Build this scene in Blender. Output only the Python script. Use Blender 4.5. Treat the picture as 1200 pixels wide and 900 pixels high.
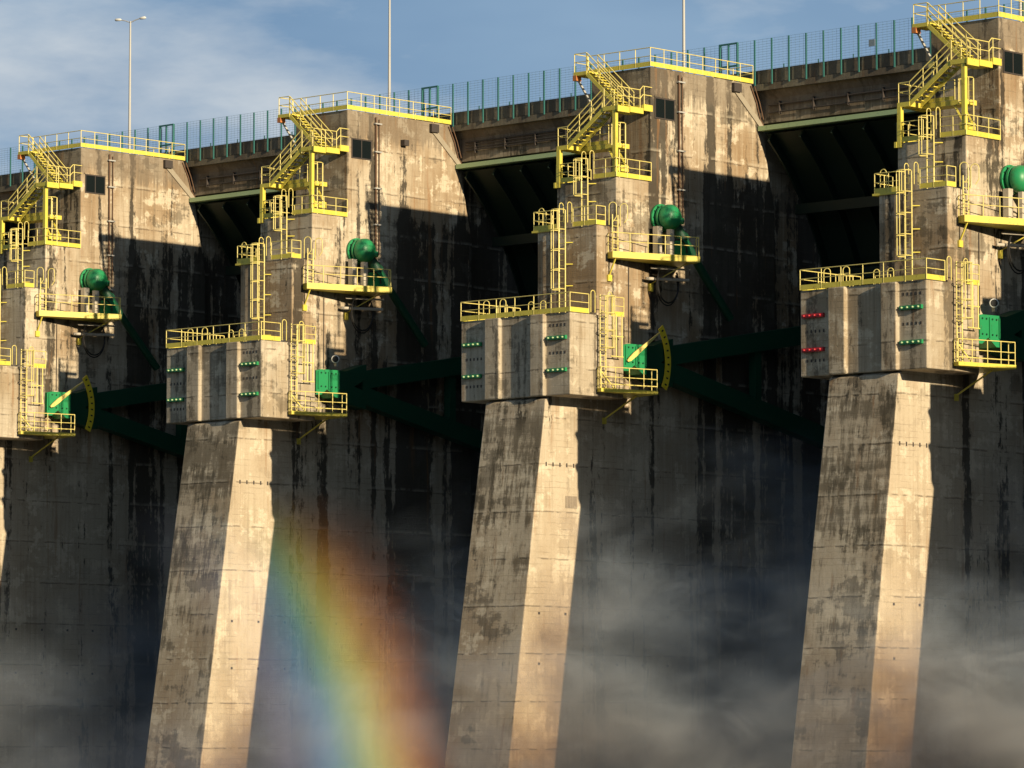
import bpy, math, random
from mathutils import Vector, Quaternion, Matrix
random.seed(7)
S = bpy.context.scene
COL = S.collection
for o in list(bpy.data.objects): bpy.data.objects.remove(o)

# ------------------------------------------------------------------ camera
cam_d = bpy.data.cameras.new('camera'); cam = bpy.data.objects.new('camera', cam_d); COL.objects.link(cam)
S.camera = cam
cam_d.sensor_width = 36; cam_d.lens = 36 * 4950 / 1200
cam_d.clip_start = 1; cam_d.clip_end = 20000
cam.location = (151.82, -173.88, 12.0)
a, pt = math.radians(43.0174), math.radians(4.6889)
fwd = Vector((-math.sin(a) * math.cos(pt), math.cos(a) * math.cos(pt), math.sin(pt)))
cam.rotation_euler = fwd.to_track_quat('-Z', 'Y').to_euler()

# ------------------------------------------------------------------ light
SUN_DIR = Vector((19.4, -2.8, 5.40)).normalized()      # towards the sun
el = math.asin(SUN_DIR.z); az = math.atan2(SUN_DIR.x, SUN_DIR.y)
sd = bpy.data.lights.new('sun', 'SUN'); sd.energy = 5.0; sd.angle = math.radians(0.5); sd.color = (1.0, 0.82, 0.56)
sun = bpy.data.objects.new('sun', sd); COL.objects.link(sun); sun.location = (100, -100, 120)
sun.rotation_euler = (-SUN_DIR).to_track_quat('-Z', 'Y').to_euler()

W = bpy.data.worlds.new('World'); S.world = W; W.use_nodes = True
wt = W.node_tree; wt.nodes.clear()
def wn(t, **k):
    n = wt.nodes.new(t)
    for a_, b_ in k.items(): setattr(n, a_, b_)
    return n
wo = wn('ShaderNodeOutputWorld'); bg = wn('ShaderNodeBackground'); wt.links.new(bg.outputs[0], wo.inputs[0])
sky = wn('ShaderNodeTexSky', sky_type='NISHITA', sun_disc=False, sun_elevation=el, sun_rotation=az, air_density=1.0, dust_density=1.2, ozone_density=2.0)
bg.inputs[1].default_value = 0.05
tc = wn('ShaderNodeTexCoord'); mp = wn('ShaderNodeMapping'); mp.inputs['Scale'].default_value = (7, 7, 22)
mp.inputs['Location'].default_value = (1.3, 0.4, 2.2)
nz = wn('ShaderNodeTexNoise'); nz.inputs['Scale'].default_value = 1.0; nz.inputs['Detail'].default_value = 8; nz.inputs['Roughness'].default_value = 0.56
cr = wn('ShaderNodeValToRGB'); cr.color_ramp.elements[0].position = 0.47; cr.color_ramp.elements[1].position = 0.76
wt.links.new(tc.outputs['Generated'], mp.inputs[0]); wt.links.new(mp.outputs[0], nz.inputs[0]); wt.links.new(nz.outputs[0], cr.inputs[0])
nz2 = wn('ShaderNodeTexNoise'); nz2.inputs['Scale'].default_value = 1.1; nz2.inputs['Detail'].default_value = 4
wt.links.new(mp.outputs[0], nz2.inputs[0])
cr2 = wn('ShaderNodeValToRGB'); cr2.color_ramp.elements[0].position = 0.35; cr2.color_ramp.elements[1].position = 0.65
cr2.color_ramp.elements[0].color = (2.6, 4.5, 7.3, 1); cr2.color_ramp.elements[1].color = (4.0, 6.1, 8.8, 1)
wt.links.new(nz2.outputs[0], cr2.inputs[0])
mx0 = wn('ShaderNodeMix', data_type='RGBA'); mx0.inputs[0].default_value = 0.8
wt.links.new(sky.outputs[0], mx0.inputs[6]); wt.links.new(cr2.outputs[0], mx0.inputs[7])
mx = wn('ShaderNodeMix', data_type='RGBA'); mx.inputs[7].default_value = (10.5, 11.0, 11.2, 1)
wt.links.new(cr.outputs[0], mx.inputs[0]); wt.links.new(mx0.outputs[2], mx.inputs[6]); 
# the sky deepens from the horizon to the zenith
sz = wn('ShaderNodeSeparateXYZ'); wt.links.new(tc.outputs['Generated'], sz.inputs[0])
mr = wn('ShaderNodeMapRange'); mr.inputs[1].default_value = 0.12; mr.inputs[2].default_value = 0.9; mr.inputs[3].default_value = 1.0; mr.inputs[4].default_value = 0.42
mr.interpolation_type = 'SMOOTHSTEP'; wt.links.new(sz.outputs[2], mr.inputs[0])
ml = wn('ShaderNodeVectorMath', operation='SCALE'); wt.links.new(mx.outputs[2], ml.inputs[0]); wt.links.new(mr.outputs[0], ml.inputs['Scale'])
wt.links.new(ml.outputs[0], bg.inputs[0])

S.view_settings.view_transform = 'Standard'; S.view_settings.look = 'None'
S.view_settings.exposure = 0.46; S.view_settings.gamma = 1.0
S.render.engine = 'CYCLES'
S.cycles.max_bounces = 5; S.cycles.diffuse_bounces = 1; S.cycles.glossy_bounces = 2; S.cycles.volume_bounces = 0
S.cycles.transmission_bounces = 2; S.cycles.transparent_max_bounces = 8
S.cycles.volume_step_rate = 1.0; S.cycles.volume_max_steps = 128
S.cycles.use_denoising = True

# ------------------------------------------------------------------ materials
class NT:
    def __init__(s, name):
        s.m = bpy.data.materials.new(name); s.m.use_nodes = True; s.t = s.m.node_tree; s.t.nodes.clear()
    def n(s, t, **k):
        n = s.t.nodes.new(t)
        for a_, b_ in k.items(): setattr(n, a_, b_)
        return n
    def l(s, a_, b_): s.t.links.new(a_, b_)
    def math(s, op, a_, b_=None, c_=None, clamp=False):
        n = s.n('ShaderNodeMath', operation=op, use_clamp=clamp)
        for i, v in enumerate((a_, b_, c_)):
            if v is None: continue
            if isinstance(v, (int, float)): n.inputs[i].default_value = v
            else: s.l(v, n.inputs[i])
        return n.outputs[0]
    def mapped(s, src, scale, loc=(0, 0, 0)):
        n = s.n('ShaderNodeMapping'); n.inputs['Scale'].default_value = scale; n.inputs['Location'].default_value = loc
        s.l(src, n.inputs[0]); return n.outputs[0]
    def noise(s, vec, scale=1, detail=5, rough=0.55, dist=0):
        n = s.n('ShaderNodeTexNoise'); n.inputs['Scale'].default_value = scale; n.inputs['Detail'].default_value = detail
        n.inputs['Roughness'].default_value = rough; n.inputs['Distortion'].default_value = dist
        s.l(vec, n.inputs['Vector']); return n.outputs[0]
    def ramp(s, f, lo, hi):
        n = s.n('ShaderNodeMapRange'); n.clamp = True; n.interpolation_type = 'SMOOTHSTEP'
        n.inputs[1].default_value = lo; n.inputs[2].default_value = hi
        s.l(f, n.inputs[0]); return n.outputs[0]
    def mix(s, f, a_, b_, blend='MIX'):
        n = s.n('ShaderNodeMix', data_type='RGBA', blend_type=blend)
        for i, v in ((0, f), (6, a_), (7, b_)):
            if isinstance(v, (int, float)): n.inputs[i].default_value = v
            elif isinstance(v, tuple): n.inputs[i].default_value = (*v, 1)
            else: s.l(v, n.inputs[i])
        return n.outputs[2]
    def bsdf(s, col, rough=0.8, metal=0.0, bump=None, bstr=0.3, bdist=0.05, spec=0.5):
        b = s.n('ShaderNodeBsdfPrincipled'); o = s.n('ShaderNodeOutputMaterial'); s.l(b.outputs[0], o.inputs[0])
        if isinstance(col, tuple): b.inputs['Base Color'].default_value = (*col, 1)
        else: s.l(col, b.inputs['Base Color'])
        if isinstance(rough, (int, float)): b.inputs['Roughness'].default_value = rough
        else: s.l(rough, b.inputs['Roughness'])
        b.inputs['Metallic'].default_value = metal; b.inputs['Specular IOR Level'].default_value = spec
        if bump is not None:
            n = s.n('ShaderNodeBump'); n.inputs['Strength'].default_value = bstr; n.inputs['Distance'].default_value = bdist
            s.l(bump, n.inputs['Height']); s.l(n.outputs[0], b.inputs['Normal'])
        return s.m

def concrete(name, base=(.50, .43, .32), brown=(.29, .205, .12), dark_amt=1.0, front_algae=1.0, light_amt=1.0, lines=True, tint=None):
    t = NT(name); g = t.n('ShaderNodeNewGeometry'); P = g.outputs['Position']; N = g.outputs['Normal']
    sx = t.n('ShaderNodeSeparateXYZ'); t.l(P, sx.inputs[0]); sn = t.n('ShaderNodeSeparateXYZ'); t.l(N, sn.inputs[0])
    x, y, z = sx.outputs
    big = t.noise(t.mapped(P, (.22, .22, .16)), 1, 4)
    lowz = t.math('SUBTRACT', 1.0, t.ramp(z, 28, 31)); fa = t.ramp(t.math('MULTIPLY', sn.outputs[1], -1), .5, .9)
    calm = t.math('SUBTRACT', 1.0, t.math('MULTIPLY', lowz, t.math('SUBTRACT', .62, t.math('MULTIPLY', fa, .30))))
    c = t.mix(t.math('MULTIPLY', t.ramp(big, .38, .66), calm), base, brown)
    mid = t.noise(t.mapped(P, (1.1, 1.1, .55), (3, 9, 2)), 1, 7, .65)
    c = t.mix(t.math('MULTIPLY', t.math('MULTIPLY', t.ramp(mid, .5, .72), .7), calm), c, brown)
    st = t.noise(t.mapped(P, (3.2, 3.2, .16), (0, 0, 4)), 1, 8, .72)
    # pale lime patches
    lp = t.math('ADD', t.noise(t.mapped(P, (.5, .5, .7), (11, 3, 5)), 1, 8, .7), t.math('MULTIPLY', t.math('SUBTRACT', st, .5), -.30))
    lm = t.math('MULTIPLY', t.ramp(lp, .53, .60), light_amt * .75)
    c = t.mix(lm, c, (.64, .565, .43))
    # vertical run-off streaks
    c = t.mix(t.math('MULTIPLY', t.math('MULTIPLY', t.ramp(st, .48, .70), .62), calm), c, (.17, .13, .08))
    st2 = t.noise(t.mapped(P, (7, 7, .16), (5, 0, 1)), 1, 4, .6)
    c = t.mix(t.math('MULTIPLY', t.ramp(st2, .5, .7), .35), c, (.52, .46, .35))
    # broad black weeping bands, spread deep in the bays as painted shade
    wb = t.noise(t.mapped(P, (.75, .75, .035), (2, 7, 0)), 1, 5, .6)
    jag = t.noise(t.mapped(P, (2.2, 2.2, 1.1), (2, 7, 0)), 1, 8, .75)
    bay_shade = t.math('MULTIPLY', t.ramp(y, 2.5, 9), .15)  # paints in the shade of the bays, growing upstream
    nosew = t.math('SUBTRACT', 1.0, t.math('MULTIPLY', t.math('SUBTRACT', 1.0, t.ramp(z, 27.5, 29)), t.math('MULTIPLY', .9, t.math('SUBTRACT', 1.0, t.ramp(y, -5.5, -3.5)))))
    wj = t.math('ADD', t.math('ADD', wb, t.math('MULTIPLY', bay_shade, t.math('SUBTRACT', 1.0, t.ramp(z, 42, 44)))), t.math('MULTIPLY', t.math('SUBTRACT', jag, .5), .45))
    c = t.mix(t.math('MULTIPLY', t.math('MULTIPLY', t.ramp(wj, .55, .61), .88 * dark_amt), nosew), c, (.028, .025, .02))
    # blotches of algae, heavier on the downstream faces that the spray wets
    ab = t.noise(t.mapped(P, (.26, .26, .42), (8, 1, 3)), 1, 10, .68)
    thr = t.math('ADD', t.math('ADD', ab, t.math('MULTIPLY', t.math('SUBTRACT', st, .5), .24)), t.math('MULTIPLY', fa, .02 * front_algae))
    low = t.math('SUBTRACT', 1.0, t.ramp(z, 28, 31))
    keep = t.math('SUBTRACT', 1.0, t.math('MULTIPLY', t.math('MULTIPLY', low, t.math('SUBTRACT', 1.0, fa)), .75))
    hb = t.noise(t.mapped(P, (.10, .10, .55), (2, 2, 6)), 1, 7, .7)
    topd = t.math('MULTIPLY', t.ramp(z, 13, 29), lowz)
    fs = t.math('ADD', t.math('ADD', t.math('MULTIPLY', hb, .6), t.math('MULTIPLY', st, .5)), t.math('MULTIPLY', topd, .13))
    c = t.mix(t.math('MULTIPLY', t.math('MULTIPLY', t.ramp(fs, .60, .70), t.math('MULTIPLY', fa, lowz)), .72 * dark_amt), c, (.085, .07, .045))
    am = t.math('MULTIPLY', t.math('MULTIPLY', t.ramp(thr, .555, .60), keep), t.math('ADD', .35 * dark_amt, t.math('MULTIPLY', st, .6)))
    c = t.mix(t.math('MULTIPLY', am, .85), c, (.06, .052, .036))
    # weathered band under the roof edge
    tb = t.ramp(t.math('ADD', z, t.math('MULTIPLY', t.math('SUBTRACT', t.math('ADD', t.math('MULTIPLY', st, .7), t.math('MULTIPLY', mid, .5)), .6), 5.0)), 46.9, 47.5)
    c = t.mix(t.math('MULTIPLY', tb, .62), c, (.16, .13, .095))
    # rust tint
    ru = t.noise(t.mapped(P, (1.7, 1.7, .12), (1, 1, 9)), 1, 4, .6)
    c = t.mix(t.math('MULTIPLY', t.ramp(ru, .60, .72), .5), c, (.26, .13, .05))
    hgt = t.math('MULTIPLY', mid, .6)
    if lines:
        wob = t.math('MULTIPLY', t.math('SUBTRACT', t.noise(t.mapped(P, (.9, .9, .9)), 1, 6, .7), .5), .16)
        zz = t.math('ADD', t.math('ADD', z, wob), 50.25)
        fr = t.math('FRACT', t.math('DIVIDE', zz, 2.55))
        ln = t.math('SUBTRACT', 1.0, t.ramp(fr, .012, .035))
        gap = t.ramp(t.noise(t.mapped(P, (1.3, 1.3, .5), (4, 4, 4)), 1, 3), .42, .55)
        lnm = t.math('MULTIPLY', ln, gap)
        c = t.mix(t.math('MULTIPLY', lnm, .55), c, (.07, .055, .04))
        fr3 = t.math('SUBTRACT', t.ramp(fr, .035, .05), t.ramp(fr, .05, .13))
        c = t.mix(t.math('MULTIPLY', t.math('MULTIPLY', fr3, gap), .35), c, (.55, .49, .38))
        # shutter-board lines, horizontal, 0.32 m
        fb = t.math('FRACT', t.math('DIVIDE', zz, .319)); bl = t.math('SUBTRACT', 1.0, t.ramp(fb, .04, .16))
        bg2 = t.ramp(t.noise(t.mapped(P, (.8, .8, 2.3), (6, 2, 4)), 1, 4), .48, .62)
        c = t.mix(t.math('MULTIPLY', t.math('MULTIPLY', bl, bg2), .38), c, (.12, .095, .065))
        fv = t.math('FRACT', t.math('DIVIDE', t.math('ADD', x, y), .61)); vl = t.math('SUBTRACT', 1.0, t.ramp(fv, .03, .10))
        c = t.mix(t.math('MULTIPLY', vl, .07), c, (.12, .095, .065))
        hgt = t.math('SUBTRACT', t.math('SUBTRACT', hgt, t.math('MULTIPLY', lnm, .8)), t.math('MULTIPLY', bl, .12))
    fine = t.noise(P, 9, 6, .7)
    c = t.mix(t.math('MULTIPLY', t.ramp(fine, .35, .75), .30), c, t.mix(1.0, c, (.60, .58, .54), 'MULTIPLY'))
    if tint: c = t.mix(1.0, c, tint, 'MULTIPLY')
    hgt = t.math('ADD', hgt, t.math('MULTIPLY', fine, .35))
    return t.bsdf(c, .92, 0, hgt, .55, .05, .25)

def paint(name, col, dirt=(.10, .06, .03), amt=.5, rough=.45, scale=3.0, rusty=0):
    t = NT(name); g = t.n('ShaderNodeNewGeometry'); P = g.outputs['Position']
    n1 = t.noise(t.mapped(P, (scale, scale, scale * .5)), 1, 7, .7)
    c = t.mix(t.math('MULTIPLY', t.ramp(n1, .55, .75), amt), col, dirt)
    if rusty:
        n3 = t.noise(P, 5.0, 5, .75)
        c = t.mix(t.math('MULTIPLY', t.ramp(n3, .60, .68), rusty), c, (.22, .085, .025))
    n2 = t.noise(P, .9, 3)
    c = t.mix(t.math('MULTIPLY', n2, .35), c, t.mix(1.0, c, (.72, .70, .60), 'MULTIPLY'))
    return t.bsdf(c, rough, 0, n1, .15, .02)

M = {}
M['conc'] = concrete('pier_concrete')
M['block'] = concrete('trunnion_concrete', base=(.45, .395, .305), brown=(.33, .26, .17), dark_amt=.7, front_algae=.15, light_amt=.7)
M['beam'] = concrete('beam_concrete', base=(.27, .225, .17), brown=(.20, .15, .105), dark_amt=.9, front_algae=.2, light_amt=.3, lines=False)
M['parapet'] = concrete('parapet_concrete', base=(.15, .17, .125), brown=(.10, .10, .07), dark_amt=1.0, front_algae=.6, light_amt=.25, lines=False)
M['yellow'] = paint('yellow_paint', (.75, .64, .20), (.24, .15, .05), .75, scale=6, rusty=.6)
M['yedge'] = paint('yellow_kick_plate_paint', (.70, .60, .09), (.25, .17, .04), .8, scale=4, rusty=.55)
M['gauge'] = paint('gauge_yellow_paint', (.85, .66, .04), (.5, .35, .05), .3)
M['green'] = paint('green_paint', (.02, .27, .10), (.04, .07, .03), .75, .42, scale=4, rusty=.4)
M['skin'] = paint('shaded_gate_skin', (.004, .018, .010), (.015, .02, .012), .6, .6)  # near-black so the colour carries the shade inside the bays
M['gate'] = paint('shaded_gate_green', (.005, .060, .030), (.03, .05, .03), .6, .5)  # darker copy of the green, with the shade of the bays in its colour
M['palegreen'] = paint('pale_and_sunlit_green_paint', (.36, .50, .27), (.12, .22, .12), .6)  # pale anchor heads; on the gate flange it paints sunlight into the green
M['fence'] = paint('fence_green_paint', (.035, .16, .15), (.02, .06, .06), .4)
M['wire'] = paint('galvanised_wire', (.16, .26, .30), (.1, .15, .2), .3)
M['red'] = paint('red_paint', (.42, .02, .03), (.15, .02, .02), .4)
M['rust'] = paint('rusty_pipe', (.15, .085, .05), (.05, .035, .025), .6, .8)
M['darkpipe'] = paint('dark_pipe', (.05, .04, .035), (.1, .06, .03), .5, .7)
M['steel'] = paint('galvanised_steel', (.42, .42, .40), (.2, .17, .12), .5, .45)
M['orange'] = paint('rusted_orange', (.55, .20, .06), (.2, .07, .03), .6, .7)
M['black'] = paint('black_rubber', (.015, .015, .015), (.03, .03, .03), .2, .6)
M['white'] = paint('white_enamel', (.75, .75, .72), (.3, .28, .24), .3)
M['sign'] = paint('sign_grey', (.22, .28, .33), (.1, .12, .14), .5)
M['guide'] = paint('dusty_guide_steel', (.33, .29, .22), (.18, .13, .08), .6, .7)
M['chrome'] = paint('pale_metal', (.55, .50, .42), (.2, .15, .1), .5, .35)
def glass():
    t = NT('dark_window_glass'); return t.bsdf((.008, .012, .013), .16, 0, None, spec=.25)
M['glass'] = glass()
def water(name, foam):
    t = NT(name); g = t.n('ShaderNodeNewGeometry'); P = g.outputs['Position']
    n1 = t.noise(t.mapped(P, (.35, .12, .2)), 1, 9, .7, .6); n2 = t.noise(t.mapped(P, (1.2, .5, .8)), 1, 6, .7)
    f = t.ramp(t.math('ADD', n1, t.math('MULTIPLY', n2, .2)), .68 - foam, .86 - foam)
    c = t.mix(f, (.03, .05, .045), (.55, .58, .58))
    r = t.math('ADD', .12, t.math('MULTIPLY', f, .6))
    return t.bsdf(c, r, 0, n2, .6, .25)
M['river'] = water('river_water', .05); M['chute'] = water('spillway_water', .22)

# ------------------------------------------------------------------ mesh helpers
class MB:
    def __init__(s): s.v = []; s.f = []
    def add(s, vs, fs):
        k = len(s.v); s.v += [tuple(v) for v in vs]; s.f += [tuple(i + k for i in f) for f in fs]; return s
    def box(s, x0, x1, y0, y1, z0, z1):
        return s.add([(x0,y0,z0),(x1,y0,z0),(x1,y1,z0),(x0,y1,z0),(x0,y0,z1),(x1,y0,z1),(x1,y1,z1),(x0,y1,z1)],
                     [(0,3,2,1),(4,5,6,7),(0,1,5,4),(1,2,6,5),(2,3,7,6),(3,0,4,7)])
    def prism(s, pts, axis, a0, a1):
        # pts: 2D outline; axis 0: (y,z) along x; 1: (x,z) along y; 2: (x,y) along z
        n = len(pts)
        def mk(p, a_): return {0: (a_, p[0], p[1]), 1: (p[0], a_, p[1]), 2: (p[0], p[1], a_)}[axis]
        vs = [mk(p, a0) for p in pts] + [mk(p, a1) for p in pts]
        fs = [tuple(range(n)), tuple(range(2*n-1, n-1, -1))] + [(i, i+n, (i+1) % n + n, (i+1) % n) for i in range(n)]
        return s.add(vs, fs)
    def rod(s, p, q, r, n=6, r2=None):
        p, q = Vector(p), Vector(q); d = (q - p).normalized(); u = d.orthogonal().normalized(); w = d.cross(u)
        r2 = r if r2 is None else r2; vs = []
        for c, rr in ((p, r), (q, r2)):
            for i in range(n):
                t_ = 2*math.pi*i/n; vs.append(c + (u*math.cos(t_) + w*math.sin(t_)) * rr)
        fs = [(i, (i+1) % n, (i+1) % n + n, i+n) for i in range(n)] + [tuple(range(n-1, -1, -1)), tuple(range(n, 2*n))]
        return s.add(vs, fs)
    def path(s, pts, r, n=6):
        pts = [Vector(p) for p in pts]
        vs = []; prev = None
        for i, p in enumerate(pts):
            d = (pts[min(i+1, len(pts)-1)] - pts[max(i-1, 0)]).normalized()
            u = d.orthogonal().normalized() if prev is None else (prev - d * prev.dot(d)).normalized()
            prev = u; w = d.cross(u)
            for k in range(n):
                t_ = 2*math.pi*k/n; vs.append(p + (u*math.cos(t_) + w*math.sin(t_)) * r)
        fs = []
        for i in range(len(pts)-1):
            for k in range(n): fs.append((i*n+k, i*n+(k+1) % n, (i+1)*n+(k+1) % n, (i+1)*n+k))
        fs += [tuple(range(n-1, -1, -1)), tuple(range((len(pts)-1)*n, len(pts)*n))]
        return s.add(vs, fs)
    def lathe(s, prof, c, axis, n=20):
        c = Vector(c); d = Vector(axis).normalized(); u = d.orthogonal().normalized(); w = d.cross(u)
        vs = []
        for (h, r) in prof:
            for k in range(n):
                t_ = 2*math.pi*k/n; vs.append(c + d*h + (u*math.cos(t_) + w*math.sin(t_)) * max(r, .001))
        m = len(prof); fs = []
        for i in range(m-1):
            for k in range(n): fs.append((i*n+k, i*n+(k+1) % n, (i+1)*n+(k+1) % n, (i+1)*n+k))
        fs += [tuple(range(n-1, -1, -1)), tuple(range((m-1)*n, m*n))]
        return s.add(vs, fs)
    def mesh(s, name, mat, origin=(0, 0, 0), smooth=False):
        me = bpy.data.meshes.new(name); o_ = Vector(origin)
        me.from_pydata([tuple(Vector(v) - o_) for v in s.v], [], s.f); me.materials.append(mat)
        import bmesh
        bm = bmesh.new(); bm.from_mesh(me); bmesh.ops.recalc_face_normals(bm, faces=bm.faces); bm.to_mesh(me); bm.free()
        if smooth:
            for p in me.polygons: p.use_smooth = True
            try: me.set_sharp_from_angle(angle=math.radians(40))
            except Exception: pass
        return me

UNIT = {}
def unit_rod(r, mat, n=8):
    k = ('r', round(r, 4), mat.name)
    if k not in UNIT:
        UNIT[k] = MB().rod((0, 0, 0), (0, 0, 1), r, n).mesh('round_bar', mat, smooth=True)
    return UNIT[k]
def unit_bar(w, h, mat):
    k = ('b', round(w, 4), round(h, 4), mat.name)
    if k not in UNIT: UNIT[k] = MB().box(-w/2, w/2, -h/2, h/2, 0, 1).mesh('flat_bar', mat)
    return UNIT[k]
CACHE = {}

class Thing:
    """One thing of the dam: everything is given in pier coordinates, then moved by dx."""
    def __init__(s, name, label, cat, base, dx=0, group=None):
        s.base = Vector(base); s.dx = dx; s.key = name
        s.e = bpy.data.objects.new(name, None); COL.objects.link(s.e)
        s.e.empty_display_size = .3
        s.e.location = s.base + Vector((dx, 0, 0))
        s.e['label'] = label; s.e['category'] = cat
        if group: s.e['group'] = group
    def link(s, name, me, parent=None):
        o = bpy.data.objects.new(name, me); COL.objects.link(o); o.parent = parent or s.e; return o
    def part(s, name, mb, mat, parent=None, smooth=False, key=None):
        """mb in pier coordinates; mesh data shared between piers when key is given"""
        poff = s.base if parent is None else s.base
        if key is not None and (s.key, key) in CACHE: me = CACHE[(s.key, key)]
        else:
            if callable(mb): mb = mb()
            me = mb.mesh(name, mat, poff, smooth)
            if key is not None: CACHE[(s.key, key)] = me
        o = s.link(name, me, parent)
        if parent is not None: o.location = -Vector(parent.location)
        return o
    def _place(s, o, p, q, roll=0):
        p, q = Vector(p), Vector(q); d = q - p
        o.location = p - s.base
        o.rotation_mode = 'QUATERNION'
        if abs(d.normalized().z) > .999: qt = Quaternion((1, 0, 0, 0)) if d.z > 0 else Quaternion((0, 1, 0, 0))
        else:
            zax = d.normalized(); xax = Vector((0, 0, 1)).cross(zax).normalized(); yax = zax.cross(xax)
            qt = Matrix((xax, yax, zax)).transposed().to_quaternion()
        o.rotation_quaternion = qt; o.scale = (1, 1, d.length)
        return o
    def rod(s, name, p, q, r=.025, mat=None):
        return s._place(s.link(name, unit_rod(r, mat or M['yellow'])), p, q)
    def bar(s, name, p, q, w, h, mat=None):
        """w: horizontal width across, h: height across"""
        return s._place(s.link(name, unit_bar(w, h, mat or M['yedge'])), p, q)

RH = 1.04
def railing(t, pts, posts=1.2, h=RH, kick=.26, closed=False, r=.025, mids=1, base_z=None):
    """posts, rails and kick plate along the polyline pts (pier coordinates, at floor level)"""
    for i in range(len(pts)-1):
        p, q = Vector(pts[i]), Vector(pts[i+1]); L = (q-p).length; n = max(1, round(L/posts))
        up = Vector((0, 0, 1))
        for j in range(n+1):
            if j == 0 and i > 0: continue
            c = p + (q-p)*j/n
            if 0 < j < n: c += (q-p).normalized()*random.uniform(-.05, .05)
            t.rod('post', c, c + up*h + Vector((random.uniform(-.012, .012), random.uniform(-.012, .012), 0)), r)
        t.rod('top_rail', p + up*h, q + up*h, r)
        for m_ in range(mids):
            f = (m_+1)/(mids+1)*1.08
            t.rod('mid_rail', p + up*h*f, q + up*h*f, r*.85)
        if kick:
            d = (q-p).normalized()
            t.bar('toe_board', p + up*kick/2, q + up*kick/2 + d*.0, .03, kick)
def hoop(t, p, d, w=.34, h=1.15, r=.025, name='grab_hoop', flare=None, key=None):
    """inverted-U grab handle standing at p, opening along d"""
    p = Vector(p); d = Vector(d).normalized()
    def mk():
        pts = [p, p + Vector((0, 0, h - w/2))]
        for i in range(1, 8):
            a_ = math.pi * i/8
            pts.append(p + d*(w/2 - w/2*math.cos(a_)) + Vector((0, 0, h - w/2 + w/2*math.sin(a_))))
        pts += [p + d*w + Vector((0, 0, h - w/2)), p + d*w + Vector((0, 0, .45))]
        if flare: pts.append(p + d*(w - .18) + Vector((0, 0, .18)))
        else: pts.append(p + d*w)
        return MB().path(pts, r, 6)
    t.part(name, mk, M['yellow'], smooth=True, key=(tuple(p), tuple(d)))
def ladder(t, base, top, side, out, w=.45, rung=.3, cage=None, r=.03, bars=3, ring=.9):
    """side: unit vector between the rails; out: unit vector away from the wall; cage=(z0,z1)"""
    b, q = Vector(base), Vector(top); s_ = Vector(side); o = Vector(out)
    for k in (-1, 1): t.rod('stile', b + s_*w/2*k, q + s_*w/2*k, r*1.25)
    n = int((q.z-b.z)/rung)
    for i in range(1, n):
        c = b + (q-b)*i/n; t.rod('rung', c - s_*w/2, c + s_*w/2, r*.6)
    if cage:
        z0, z1 = cage; m_ = max(1, round((z1-z0)/ring)); R = .40
        def arc(z, k):
            c = Vector((b.x, b.y, z)); a_ = -math.pi*.5 + math.pi*k
            return c + o*(.28 + math.cos(a_)*.45) + s_*math.sin(a_)*R
        for i in range(m_+1):
            z = z0 + (z1-z0)*i/m_
            c = Vector((b.x, b.y, z))
            pts = [c - s_*w/2] + [arc(z, k/8) for k in range(9)] + [c + s_*w/2]
            t.part('cage_ring', lambda: MB().path(pts, r*.9, 5), M['yellow'], smooth=True, key=('ring', round(z, 3)))
        for k in [i/(bars+1) for i in range(1, bars+1)] if bars > 1 else [.5]:
            t.rod('cage_bar', arc(z0, k), arc(z1, k), r*.85)

WHERE = {-2: 'the leftmost pier', -1: 'the second pier from the left', 0: 'the third pier from the left', 1: 'the rightmost pier'}
XR, XL = -1.8, -6.25       # right and left wall of a pier shaft

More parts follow.
